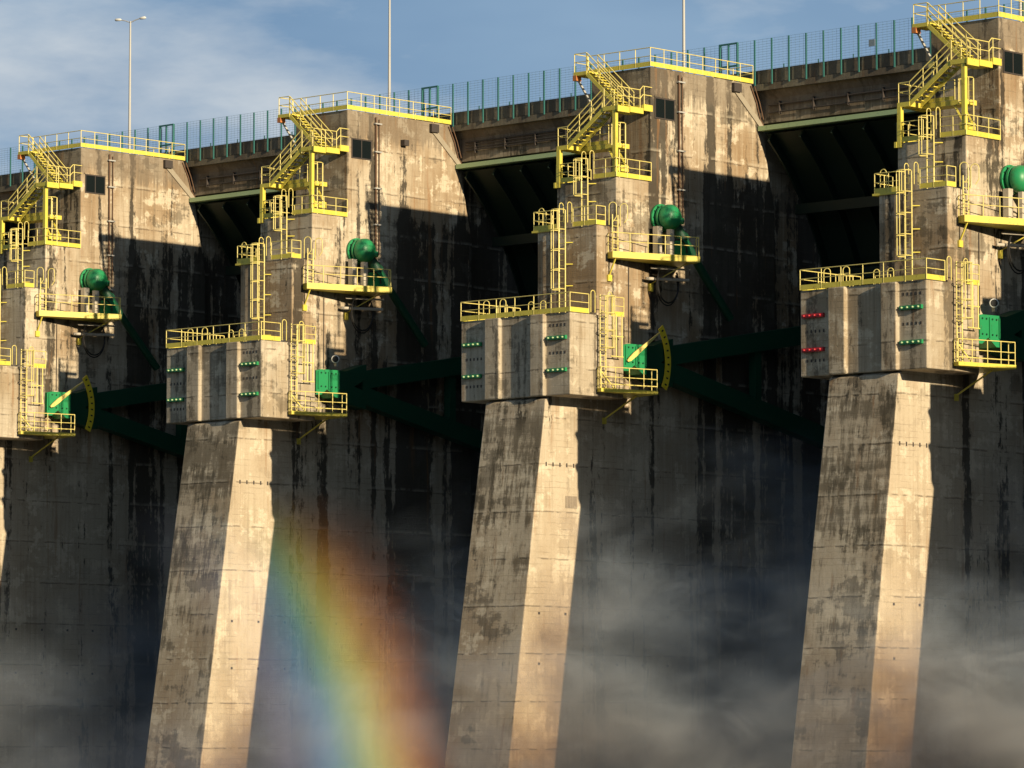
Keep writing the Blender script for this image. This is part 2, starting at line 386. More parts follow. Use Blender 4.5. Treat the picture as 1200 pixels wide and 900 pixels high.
# ------------------------------------------------------------------ pier
def pier(k, full=True):
    dx = 24.0*k
    lab = {-3: 'stained concrete spillway pier standing outside the left edge of the view', 2: 'stained concrete spillway pier standing outside the right edge of the view',
           -2: 'leftmost concrete spillway pier, cut by the left edge of the photo', -1: 'second concrete spillway pier from the left, rainbow crossing its foot',
           0: 'third concrete spillway pier from the left, black blotches high on its sloping nose', 1: 'rightmost and nearest concrete spillway pier, red anchor bars on its left wing'}[k]
    t = Thing('dam_pier', lab, 'dam pier', (-4, 0, -8), dx, 'concrete piers of the spillway')
    def body():
        m = MB()
        prof = [(-12.13, -8), (-6.60, 29.80), (-6.30, 29.95), (-6.30, 30.4), (-2.40, 30.4), (-2.40, 39.65), (-.8, 39.65), (-.8, 42.45), (2.1, 42.45), (2.1, 48.93),
                (10.9, 48.93), (11.9, 46.5), (12.4, 43.9), (12.9, 42.0), (12.9, -8)]
        m.prism(prof, 0, XL, XR)
        m.v = [(x_ - .6 if (z_ < -7 and x_ < -4) else x_, y_, z_) for x_, y_, z_ in m.v]
        m.prism([(12.9, -8), (30, -8), (30, 47.8), (12.0, 47.8), (12.0, 46.2), (12.9, 41.9)], 0, XL+.5, XR-.5)
        return m
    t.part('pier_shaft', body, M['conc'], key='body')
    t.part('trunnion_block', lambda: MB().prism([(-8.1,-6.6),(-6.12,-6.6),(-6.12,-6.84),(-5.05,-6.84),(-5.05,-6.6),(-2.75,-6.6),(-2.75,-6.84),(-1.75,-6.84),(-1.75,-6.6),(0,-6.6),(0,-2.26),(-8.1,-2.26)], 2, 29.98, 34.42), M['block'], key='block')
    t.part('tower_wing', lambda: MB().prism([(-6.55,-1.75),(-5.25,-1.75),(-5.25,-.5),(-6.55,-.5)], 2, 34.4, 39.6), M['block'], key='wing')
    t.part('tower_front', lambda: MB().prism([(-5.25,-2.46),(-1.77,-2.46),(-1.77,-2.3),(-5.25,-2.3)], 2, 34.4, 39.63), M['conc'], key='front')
    for o_ in t.e.children:
        bv = o_.modifiers.new('worn_edges', 'BEVEL'); bv.width = .06; bv.segments = 2; bv.limit_method = 'ANGLE'; bv.angle_limit = math.radians(40)
    # anchor bars with nut heads
    for zz in (33.08, 31.33):
        for x0, x1, side in ((-1.62, -.22, 0), (-7.9, -6.5, 1)):
            mt = M['red'] if (k == 1 and side) else M['green']
            kk = ('anc', zz, side, mt.name)
            b = t.part('anchor_bar', lambda: MB().box(x0, x1, -6.76, -6.605, zz-.10, zz+.10), mt, key=kk)
            if k == 1: b['label'] = 'red anchor bar' if side else 'green anchor bar'
            for j in range(4):
                xx = x0 + .18 + (x1-x0-.36)*j/3
                t.part('anchor_head', lambda: MB().lathe([(0, .055), (.07, .055), (.10, .03)], (xx, -6.76, zz), (0, -1, 0), 8), M['palegreen'] if mt is M['green'] else M['red'], parent=b, key=kk+(j,), smooth=True)
    # observation window near the roof
    def wf():
        y0, y1, z0, z1 = 2.42, 4.12, 46.05, 47.25; m = MB(); x0, x1 = XR-.02, XR+.04
        m.box(x0, x1, y0, y1, z1-.07, z1); m.box(x0, x1, y0, y1, z0, z0+.07); m.box(x0, x1, y0, y0+.07, z0+.07, z1-.07); m.box(x0, x1, y1-.07, y1, z0+.07, z1-.07)
        return m
    w = t.part('window_frame', wf, M['darkpipe'], key='wf')
    t.part('pane', lambda: MB().box(XR-.01, XR+.008, 2.49, 3.24, 46.12, 47.18), M['glass'], parent=w, key='p1')
    t.part('pane', lambda: MB().box(XR-.01, XR+.010, 3.30, 4.05, 46.12, 47.18), M['glass'], parent=w, key='p2')
    t.part('mullion', lambda: MB().box(XR-.01, XR+.03, 3.24, 3.30, 46.12, 47.18), M['darkpipe'], parent=w, key='mu')
    t.part('window_lintel', lambda: MB().box(XR-.02, XR+.06, 2.35, 4.2, 47.253, 47.33), M['conc'], key='lin')
    # down pipes
    p = t.part('drain_pipe', lambda: MB().rod((XR+.10, 4.42, 38.4), (XR+.10, 4.42, 48.7), .055, 8), M['rust'], key='pipe', smooth=True)
    t.part('drain_pipe', lambda: MB().rod((XR+.08, 4.72, 40.4), (XR+.08, 4.72, 48.6), .03, 8), M['rust'], key='pipe2', smooth=True)
    for zz in (40, 42.2, 44.4, 46.6, 48.3):
        t.part('pipe_clamp', lambda: MB().box(XR, XR+.20, 4.28, 4.84, zz-.04, zz+.04), M['steel'], parent=p, key=('cl', zz))
    t.part('conduit', lambda: MB().rod((XR+.04, .15, 33.3), (XR+.04, .15, 37.5), .025, 6), M['darkpipe'], key='cond')
    # inclined gate guide at the upstream edge
    t.part('gate_guide', lambda: MB().prism([(9.25, 48.35), (9.6, 48.5), (11.88, 46.62), (11.62, 46.42)], 0, XR+.003, XR+.07), M['guide'], key='guide')
    t.part('guide_bracket', lambda: MB().box(XR+.003, XR+.22, 9.1, 9.75, 48.3, 48.8), M['darkpipe'], key='gb')
    t.part('edge_pipe', lambda: MB().path([(XR+.06, 10.75, 48.8), (XR+.06, 11.25, 47.9), (XR+.06, 11.6, 46.9), (XR+.06, 11.9, 46.6)], .04).path([(XR+.16, 10.95, 48.8), (XR+.16, 11.4, 47.9), (XR+.16, 11.75, 46.95)], .03), M['rust'], key='ep')
    def holes():
        m = MB()
        for j in range(5): m.box(XR+.001, XR+.012, -6.6+j*.55, -6.5+j*.55, 26.2, 26.42)
        for zz in (32.2, 33.7):
            for j in range(5): m.box(-1.5+j*.27, -1.4+j*.27, -6.612, -6.601, zz, zz+.15); m.box(-7.7+j*.27, -7.6+j*.27, -6.612, -6.601, zz-1.5, zz-1.35)
        for zz in (18.2, 15.5):
            for j in range(6): m.box(XR+.001, XR+.012, -7.2+j*2.1, -7.05+j*2.1, zz, zz+.13)
        return m
    th = t.part('tie_holes', holes, M['darkpipe'], key='holes'); th['kind'] = 'stuff'
    if k == 0: t.part('repair_patch', lambda: MB().box(XR+.001, XR+.03, -5.0, -4.1, 24.0, 24.65), M['beam'], key='patch')
    if k == -1: t.part('wall_lamp', lambda: MB().box(XR+.003, XR+.35, 6.6, 7.0, 47.2, 47.55), M['darkpipe'], key='wl')
    if not full: return
    wh = WHERE[k]
    # --- roof railing
    t = Thing('roof_railing', f'yellow steel guardrail round the roof of {wh}', 'railing', (-4, 6, 48.93), dx, 'yellow roof railings')
    railing(t, [(-6.4, 2.02, 48.95), (XR+.05, 2.02, 48.95), (XR+.05, 10.95, 48.95)], 1.12)
    railing(t, [(XL, 10.95, 48.95), (XR+.05, 10.95, 48.95)], 1.5, kick=0)
    # --- stair tower
    t = Thing('access_stair', f'yellow zigzag steel stair on the front of {wh}', 'stair', (-4, .5, 42.45), dx, 'yellow stairs on the pier fronts')
    ZM, ZL = 46.45, 44.55
    t.bar('column', (-1.95, -.72, 42.45), (-1.95, -.72, ZM-.25), .22, .22)
    t.bar('column', (-6.05, -.80, 42.2), (-6.05, -.80, ZL-.22), .24, .24)
    # mid landing
    t.part('landing_frame', lambda: MB().box(-2.75, -1.70, -.85, 1.3, ZM-.26, ZM-.02).box(-2.75, -1.70, 1.3, 2.08, ZM, ZM+.22), M['yedge'], key='lf')
    t.part('landing_edge', lambda: MB().box(-1.70, -1.62, -.87, .12, ZM-.36, ZM-.02).box(-1.70, -1.62, .16, 1.28, ZM-.30, ZM+.02).box(-1.70, -1.62, 1.32, 2.06, ZM-.1, ZM+.26), M['yedge'], key='le')
    railing(t, [(-2.7, -.80, ZM), (-1.72, -.80, ZM)], 1.0, kick=0)
    railing(t, [(-1.72, -.80, ZM), (-1.72, 1.1, ZM)], .95, kick=0)
    for hh in (RH, RH*.54): t.rod('top_rail' if hh == RH else 'mid_rail', (-1.72, 1.1, ZM+hh), (-1.72, 1.35, ZM+hh+.24)); t.rod('top_rail' if hh == RH else 'mid_rail', (-1.72, 1.35, ZM+hh+.24), (-1.72, 2.1, ZM+hh+.24))
    t.rod('post', (-1.72, 1.45, ZM+.2), (-1.72, 1.45, ZM+RH+.24))
    # lower flight (in front) from the lower landing up to the mid landing
    def flight(x0, z0, x1, z1, ya, yb, n):
        dxx, dzz = (x1-x0), (z1-z0)
        for yy in (ya, yb):
            t.bar('stringer', (x0, yy, z0-.14), (x1, yy, z1-.14), .05, .22)
            for hh, nm in ((RH, 'handrail'), (RH*.66, 'mid_rail'), (RH*.33, 'mid_rail')):
                t.rod(nm, (x0, yy, z0+hh), (x1, yy, z1+hh), .031)
            for j in range(4 if abs(dxx) < 4 else 5):
                nn = 3 if abs(dxx) < 4 else 4; f = j/nn
                t.rod('post', (x0+dxx*f, yy, z0+dzz*f-.1), (x0+dxx*f, yy, z0+dzz*f+RH))
        for j in range(n):
            f = (j+.5)/n; xx, zz = x0+dxx*f, z0+dzz*f
            t.bar('tread', (xx, ya+.03, zz), (xx, yb-.03, zz), .26, .045)
    flight(-5.45, ZL, -2.75, ZM, -.80, .10, 9)
    flight(-2.75, ZM+.05, -5.45, 48.90, .85, 1.75, 12)
    # lower landing and the walkway behind it
    t.part('landing_frame', lambda: MB().box(-6.2, -5.40, -.86, .2, ZL-.24, ZL).box(-6.1, -2.6, .22, 1.2, ZL-.28, ZL-.02), M['yedge'], key='lf2')
    railing(t, [(-5.45, -.80, ZL), (-6.15, -.80, ZL), (-6.15, .2, ZL), (-6.15, 1.15, ZL)], .8, kick=0)
    railing(t, [(-5.3, .25, ZL), (-3.3, .25, ZL)], .7, kick=.2)
    for y0 in (.3, 1.1): t.bar('brace', (-3.4, y0, ZL-.2), (-2.9, y0+.2, 43.3), .09, .09)
    t.part('brace_foot', lambda: MB().box(-3.05, -2.75, .3, 1.3, 43.0, 43.35), M['yedge'], key='bf')
    # upper platform at roof level
    t.part('landing_frame', lambda: MB().box(-6.45, -5.45, .80, 2.0, 48.72, 48.93), M['yedge'], key='lf3')
    railing(t, [(-5.5, .85, 48.93), (-6.4, .85, 48.93), (-6.4, 1.98, 48.93)], .9, kick=0)
    t.bar('platform_bracket', (-6.35, .95, 48.7), (-6.1, 2.2, 46.9), .10, .10, M['steel'])
    t.part('bracket_plate', lambda: MB().box(-6.48, -6.2, .78, 1.2, 48.45, 48.75), M['orange'], key='bp')
    t.part('bracket_plate', lambda: MB().box(-6.28, -5.95, 1.95, 2.15, 46.7, 47.05), M['yellow'], key='bp2')
    # --- ladder with cage from the lower landing down to the first walkway
    t = Thing('caged_ladder', f'topmost short caged ladder, under the stair landing of {wh}', 'ladder', (-2.6, .6, 42.45), dx, 'yellow caged ladders on the piers')
    ladder(t, (-2.55, .55, 42.5), (-2.55, .55, 45.6), (1, 0, 0), (0, -1, 0), cage=(44.35, 45.6), bars=4, ring=1.25)
    # --- walkway on the upper tower shoulder
    t = Thing('walkway_railing', f'yellow guardrail round the upper shoulder walkway of {wh}', 'railing', (-4, 0, 42.45), dx, 'yellow shoulder railings')
    railing(t, [(-6.2, 2.0, 42.47), (-6.2, -.88, 42.47), (-4.5, -.88, 42.47)], 1.0)
    railing(t, [(-3.4, -.88, 42.47), (XR+.06, -.88, 42.47), (XR+.06, 2.05, 42.47)], 1.0)
    t.part('walkway_edge', lambda: MB().box(-6.35, -6.2, -.95, .4, 42.2, 42.5), M['yedge'], key='we')
    # --- caged ladder in front of the upper shoulder
    t = Thing('caged_ladder', f'caged ladder below the upper shoulder walkway of {wh}', 'ladder', (-3.9, -1.1, 39.65), dx, 'yellow caged ladders on the piers')
    ladder(t, (-3.87, -1.12, 39.7), (-3.87, -1.12, 43.6), (1, 0, 0), (0, -1, 0), cage=(41.55, 43.55), bars=3)
    hoop(t, (-4.10, -1.1, 42.9), (0, 1, 0)); hoop(t, (-3.50, -1.1, 42.9), (0, 1, 0))
    for zz in (40.2, 41.2, 42.2): t.bar('wall_clip', (-3.65, -1.1, zz), (-3.30, -.80, zz), .05, .05)
    # --- walkway on the middle shoulder
    t = Thing('walkway_railing', f'yellow guardrail round the middle shoulder walkway of {wh}', 'railing', (-4, -1.6, 39.65), dx, 'yellow shoulder railings')
    railing(t, [(-6.5, -.9, 39.67), (-6.5, -2.42, 39.67), (-4.75, -2.42, 39.67)], .85)
    t.part('walkway_deck', lambda: MB().box(-6.6, -4.6, -2.5, -1.7, 39.55, 39.66), M['yedge'], key='wd')
    railing(t, [(-3.5, -2.5, 39.67), (XR+.02, -2.5, 39.67), (XR+.02, -1.75, 39.67)], .85)
    hoop(t, (-6.15, -2.4, 39.7), (1, 0, 0), .4, 1.2)
    # --- caged ladder in front of the middle shoulder
    t = Thing('caged_ladder', f'long caged ladder rising from the trunnion block of {wh}', 'ladder', (-4.1, -2.7, 34.42), dx, 'yellow caged ladders on the piers')
    ladder(t, (-4.10, -2.72, 34.45), (-4.10, -2.72, 40.6), (1, 0, 0), (0, -1, 0), cage=(36.2, 40.6), bars=3, ring=1.1)
    hoop(t, (-4.34, -2.7, 39.9), (0, 1, 0)); hoop(t, (-3.72, -2.7, 39.9), (0, 1, 0))
    for zz in (35.2, 36.4, 37.6, 38.8): t.bar('wall_clip', (-3.87, -2.72, zz), (-3.55, -2.46, zz), .05, .05)
    # --- ladder from the middle shoulder to the machinery platform
    t = Thing('side_ladder', f'looped-top side ladder above the machinery platform of {wh}', 'ladder', (-1.6, -1.2, 38.1), dx, 'yellow side ladders')
    ladder(t, (-1.62, -1.12, 38.1), (-1.62, -1.12, 40.3), (0, 1, 0), (1, 0, 0))
    hoop(t, (-1.55, -1.70, 39.68), (1, .55, 0), .42, 1.25, flare=True); hoop(t, (-1.55, -.78, 39.68), (1, .55, 0), .42, 1.25, flare=True)
    # --- machinery platform
    t = Thing('machinery_platform', f'railed machinery platform bracketed off the side of {wh}', 'platform', (-1, 2, 37.8), dx, 'yellow machinery platforms')
    A, B_, C_, D = (XR, -1.55), (-1.2, -1.80), (.62, 3.45), (XR, 4.4)
    t.part('deck_frame', lambda: MB().prism([A, B_, C_, D], 2, 37.85, 38.20), M['yedge'], key='deck')
    railing(t, [(XR+.02, -1.52, 38.2), (-1.22, -1.76, 38.2), (.57, 3.4, 38.2), (.2, 3.62, 38.2)], 1.05, kick=0)
    t.bar('strut', (-1.25, -1.5, 37.85), (XR+.02, -1.45, 36.9), .07, .07); t.part('strut_foot', lambda: MB().box(XR+.003, XR+.12, -1.62, -1.3, 36.6, 36.95), M['yedge'], key='sf')
    t.bar('strut', (-.1, 3.2, 37.85), (XR+.02, 2.0, 36.7), .06, .06); t.part('strut_foot', lambda: MB().box(XR+.003, XR+.12, 1.82, 2.14, 36.3, 36.72), M['yedge'], key='sf2')
    t.part('under_pipe', lambda: MB().rod((-1.3, 1.5, 37.55), (-.5, 3.9, 37.55), .06, 8).rod((-1.5, 1.3, 36.95), (-.6, 3.9, 36.98), .09, 8), M['chrome'], key='up', smooth=True)
    # --- hoist cylinder
    t = Thing('hoist_cylinder', f'green hydraulic hoist drum and cylinder on {wh}', 'hydraulic cylinder', (-1, 2, 38.2), dx, 'green hoist cylinders')
    ax = Vector((0.02, 3.2, -1.55)).normalized(); ax2 = Vector((0, 1, -1.02)).normalized()
    c0 = Vector((XR+.003, 2.80, 40.45)); ax = Vector((1, 0, 0))
    t.part('mounting_flange', lambda: MB().lathe([(0, .74), (.05, .80), (.16, .80), (.18, .60)], c0, ax, 32), M['green'], key='fl', smooth=True)
    t.part('bearing_ring', lambda: MB().lathe([(.18, .58), (.34, .58), (.35, .72), (.47, .72), (.48, .60), (.56, .60)], c0, ax, 32), M['green'], key='ba', smooth=True)
    t.part('dome_cap', lambda: MB().lathe([(.56, .60), (.58, .70), (.72, .73), (.95, .70), (1.14, .58), (1.27, .38), (1.32, .12)], c0, ax, 32), M['green'], key='do', smooth=True)
    for j in range(12):
        q_ = c0 + Vector((.16, .70*math.cos(j*math.pi/6), .70*math.sin(j*math.pi/6)))
        t.part('flange_bolt', lambda: MB().lathe([(0, .045), (.06, .045)], q_, (1, 0, 0), 6), M['gate'], key=('fb', j))
    t.part('lifting_lug', lambda: MB().lathe([(0, .18), (.3, .18), (.32, .12)], c0 + Vector((1.0, .45, -.2)), (.8, .5, 0), 12), M['green'], key='lug', smooth=True)
    c1 = c0 + Vector((.75, .15, -.15))
    t.part('piston_sleeve', lambda: MB().lathe([(0, .34), (1.1, .34), (1.2, .40), (1.4, .40), (1.45, .29), (2.6, .27)], c1, ax2, 20), M['gate'], key='sl', smooth=True)
    t.part('piston_rod', lambda: MB().rod(c1 + ax2*2.2, c1 + ax2*7.2, .24, 16), M['gate'], key='ro', smooth=True)
    t.part('support_leg', lambda: MB().box(-1.5, -1.15, 1.9, 2.3, 38.2, 39.9).box(-.75, -.5, 2.2, 2.55, 38.2, 39.7), M['chrome'], key='sg')
    t.part('saddle', lambda: MB().prism([(3.3, 38.2), (4.4, 38.2), (4.0, 39.2), (3.5, 39.2)], 0, -1.4, -.7), M['green'], key='sa')
    t = Thing('hydraulic_hose', f'black hoses looping below the machinery platform of {wh}', 'hose', (-1, 3, 36), dx, 'black hydraulic hoses')
    hp = [(-1.0, 2.6 + .9*math.sin(a_), 36.75 + 1.1*math.cos(a_)) for a_ in [i*2*math.pi/20 for i in range(3, 18)]]
    t.part('hose_loop', lambda: MB().path(hp, .05, 6).path([(-1.2, y_+.15, z_-.12) for _, y_, z_ in hp], .04, 6), M['black'], key='h1', smooth=True)
    hq = [(-.55, 3.0 + .7*math.sin(a_), 38.5 + .7*math.cos(a_)) for a_ in [i*math.pi/12 - math.pi/2 for i in range(13)]]
    t.part('hose_loop', lambda: MB().path(hq, .05, 6), M['black'], key='h2', smooth=True)
    # --- block railing
    t = Thing('block_railing', f'long yellow guardrail on the trunnion block of {wh}', 'railing', (-4, -4.5, 34.42), dx, 'yellow block railings')
    z = 34.44
    railing(t, [(-8.05, -2.35, z), (-8.05, -6.66, z), (.05, -6.66, z), (.05, -5.15, z)], 1.27)
    railing(t, [(.05, -3.35, z), (.05, -2.3, z)], 1.0)
    railing(t, [(-7.0, -3.0, z), (-7.0, -4.8, z), (-6.3, -4.8, z)], .6, h=.9, kick=0)
    railing(t, [(-5.9, -3.2, z), (-4.9, -3.2, z)], .7, h=.85, kick=0)
    for xx in (-7.35, -6.1): hoop(t, (xx, -5.6, z), (1, .2, 0), .38, 1.15)
    for xx in (-4.9, -4.0): hoop(t, (xx, -4.6, z), (1, .2, 0), .34, 1.0)
    # --- side ladder to the lower platform
    t = Thing('caged_ladder', f'lowest yellow caged ladder, beside the trunnion block of {wh}', 'ladder', (.3, -4.2, 30.4), dx, 'yellow caged ladders on the piers')
    ladder(t, (.22, -4.2, 30.4), (.22, -4.2, 35.5), (0, 1, 0), (1, 0, 0), cage=(32.6, 35.4), bars=3, ring=.93)
    hoop(t, (.15, -5.1, 34.5), (0, 1, 0), .34, 1.2); hoop(t, (.15, -3.72, 34.5), (0, 1, 0), .34, 1.2)
    for yy in (-3.25, -2.8): t.rod('guard_bar', (.35, yy, 32.2), (.35, yy, 34.5), .035)
    for zz in (32.2, 33.3): t.rod('guard_bar', (.35, -3.7, zz), (.35, -2.7, zz), .035)
    # --- lower platform
    t = Thing('lower_platform', f'small yellow railed platform beside the gate trunnion of {wh}', 'platform', (.5, -2, 30.3), dx, 'small yellow lower platforms')
    P4 = [(.02, -4.45), (.45, -4.6), (1.25, -.85), (-1.75, .1), (-1.75, -2.2), (.02, -2.2)]
    t.part('deck_frame', lambda: MB().prism(P4, 2, 30.22, 30.42), M['yedge'], key='d')
    railing(t, [(.08, -4.45, 30.42), (.43, -4.58, 30.42), (1.22, -.9, 30.42), (.7, -.75, 30.42)], 1.05, kick=0, h=1.15)
    t.rod('mid_rail', (.43, -4.58, 30.65), (1.22, -.9, 30.65), .03)
    t.bar('diagonal_brace', (.2, -4.4, 31.4), (.5, -3.6, 30.45), .05, .05)
    t.bar('strut', (.0, -1.2, 30.2), (-1.7, -1.9, 29.0), .08, .08)
    t.part('strut_foot', lambda: MB().box(XR+.003, XR+.12, -2.02, -1.78, 28.7, 29.05), M['yedge'], key='f')
    if k in (-2, 0):
        t = Thing('gate_position_gauge', f'curved yellow gate scale with ticks and pointer on {wh}', 'gauge', (-.8, 1, 32.3), dx, 'yellow curved gate gauges')
        c = Vector((-.5, -1.25, 32.25)); X0 = -.5
        def arcp():
            m = MB(); n = 20; v = []
            for x_ in (X0, X0-.05):
                for i in range(n+1):
                    a_ = math.radians(36 - 62*i/n)
                    for rr in (3.05, 3.5): v.append((x_, c.y + rr*math.cos(a_), c.z + rr*math.sin(a_)))
            L = 2*(n+1); f = []
            for i in range(n):
                b0 = 2*i
                f += [(b0, b0+1, b0+3, b0+2), (L+b0, L+b0+2, L+b0+3, L+b0+1), (b0, b0+2, L+b0+2, L+b0), (b0+1, L+b0+1, L+b0+3, b0+3)]
            f += [(0, L, L+1, 1), (L-2, L-1, 2*L-1, 2*L-2)]
            return m.add(v, f)
        sc = t.part('scale_plate', arcp, M['gauge'], key='arc')
        def ticks():
            m = MB()
            for i in range(9):
                a_ = math.radians(32 - 54*i/8); d = Vector((0, math.cos(a_), math.sin(a_))); e = Vector((0, -d.z, d.y)); p_ = Vector((X0+.004, c.y, c.z))
                for (r0, r1, w_) in ((3.20, 3.36, .045),):
                    v = [p_ + d*r0 - e*w_, p_ + d*r1 - e*w_, p_ + d*r1 + e*w_, p_ + d*r0 + e*w_]
                    m.add(v + [q_ + Vector((.012, 0, 0)) for q_ in v], [(0,1,2,3),(7,6,5,4),(0,4,5,1),(1,5,6,2),(2,6,7,3),(3,7,4,0)])
            return m
        t.part('scale_marks', ticks, M['black'], parent=sc, key='tk')
        a_ = math.radians(33); d = Vector((0, math.cos(a_), math.sin(a_))); e = Vector((0, -d.z, d.y))
        def ptr():
            m = MB(); v = []
            o_ = Vector((-.40, c.y, c.z))
            for x_ in (0, -.07):
                v += [o_ + Vector((x_, 0, 0)) + d*q_[0] + e*q_[1] for q_ in ((-.25, -.04), (0, -.13), (.5, -.14), (2.95, -.03), (2.95, .03), (.5, .14), (0, .10), (-.25, .05))]
            n = 8; return m.add(v, [tuple(range(n)), tuple(range(2*n-1, n-1, -1))] + [(i, i+n, (i+1) % n+n, (i+1) % n) for i in range(n)])
        t.part('pointer', ptr, M['yellow'], key='ptr')
        t.part('scale_bracket', lambda: MB().rod((-.46, c.y, c.z), (-1.7, c.y, c.z), .07, 8), M['gate'], key='sb')
        t.part('scale_bracket', lambda: MB().rod((X0-.06, c.y+3.2, c.z), (XR, c.y+3.2, c.z), .05, 6), M['gate'], key='sb2')
    else:
        t = Thing('floodlight', f'white round floodlight above the green trunnion of {wh}', 'floodlight', (-1.2, .6, 33.5), dx, 'white floodlights')
        t.part('lamp_housing', lambda: MB().lathe([(0, .10), (.05, .2), (.3, .24), (.32, .2)], (-1.15, .55, 33.85), (.5, -.6, -.1), 16), M['white'], key='a', smooth=True)
        t.part('lamp_lens', lambda: MB().lathe([(.322, .19), (.34, .17)], (-1.15, .55, 33.85), (.5, -.6, -.1), 16), M['black'], key='b')
        t.part('lamp_bracket', lambda: MB().box(-1.25, -1.05, .5, .65, 33.4, 33.75), M['steel'], key='c')

# ------------------------------------------------------------------ bays: gate, bridge, fence
T0 = Vector((0, .2, 32.3)); GR = 18.2
BAY = {-3: 'bay at the left edge', -2: 'first full bay from the left', -1: 'second full bay from the left', 0: 'third full bay from the left', 1: 'bay right of the rightmost pier'}
def gate(k):
    dx = 24.0*k; xa, xb = XR+.12, 24+XL-.12
    t = Thing('radial_gate', f'dark green radial gate in the {BAY[k]}', 'spillway gate', (8, 10, 22), dx, 'green radial gates')
    a0, a1 = math.radians(-33), math.radians(49.6)
    def yz(a_, r): return (T0.y + r*math.cos(a_), T0.z + r*math.sin(a_))
    def skin():
        n = 24; out = [yz(a0 + (a1-a0)*i/n, GR) for i in range(n+1)]; inn = [yz(a0 + (a1-a0)*i/n, GR-.06) for i in range(n, -1, -1)]
        return MB().prism(out + inn, 0, xa, xb)
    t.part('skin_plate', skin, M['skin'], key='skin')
    for j in range(9):
        xx = xa + .5 + (xb-xa-1.0)*j/8
        def rib():
            n = 24; out = [yz(a0 + (a1-a0)*i/n, GR-.062) for i in range(n+1)]; inn = [yz(a0 + (a1-a0)*i/n, GR-.62) for i in range(n, -1, -1)]
            return MB().prism(out + inn, 0, xx-.06, xx+.06)
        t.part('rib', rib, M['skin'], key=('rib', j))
    for a_ in (-22, -8, 6, 20, 34):
        y_, z_ = yz(math.radians(a_), GR-.9); t.bar('girder', (xa+.2, y_, z_), (xb-.2, y_, z_), .35, .6, M['skin'])
    t.part('top_flange', lambda: MB().box(xa-.05, xb+.05, 11.35, 11.75, 46.25, 46.52), M['palegreen'], key='tf')  # sunlight on the top edge is put into the paler colour
    t.bar('flange_web', (xa, 11.9, 46.32), (xb, 11.9, 46.32), .3, .18, M['gate'])
    for xs, sg in ((-1.15, 1), (24-6.9, -1)):
        gm = M['green'] if sg > 0 else M['gate']
        h_ = t.part('trunnion_housing', lambda: MB().prism([(-1.6, 31.6), (-1.6, 33.0), (-1.2, 33.1), (.35, 33.12), (.35, 31.5), (.0, 31.5), (-.7, 31.95), (-1.2, 31.6)], 0, xs-.55, xs+.55), gm, key=('th', sg))
        if sg > 0:
            for y_ in (-1.45, -.6, .22):
                t.part('stiffener', lambda: MB().box(xs+.552, xs+.62, y_-.035, y_+.035, 31.95, 32.98), gm, parent=h_, key=('st', y_))
            for z_ in (32.9, 32.1):
                for y_ in (-1.2, -.85, -.35, 0.0):
                    t.part('housing_bolt', lambda: MB().lathe([(0, .05), (.05, .05)], (xs+.55, y_, z_), (1, 0, 0), 6), M['gate'], parent=h_, key=('hb', y_, z_))
        t.part('arm_yoke', lambda: MB().prism([(.352, 31.4), (.352, 33.1), (.9, 33.12), (2.6, 33.62), (2.6, 32.75), (1.6, 32.25), (2.6, 32.0), (2.6, 30.95), (1.0, 31.2)], 0, xs-.5, xs+.5), M['gate'], key=('yk', sg))  # switches to the darker green where the shade begins
        for a_ in (9.5, -12.5):
            p_ = Vector((xs, *yz(math.radians(a_), 2.2))); q_ = Vector((xs + sg*.4, *yz(math.radians(a_), GR-1.0)))
            t.bar('strut_arm', p_, q_, .8, 1.05, M['gate'])
        y_, z_ = yz(math.radians(9.5), 10); y2, z2 = yz(math.radians(-12.5), 10)
        t.bar('strut_tie', (xs+sg*.2, y_, z_), (xs+sg*.2, y2, z2), .5, .5, M['gate'])

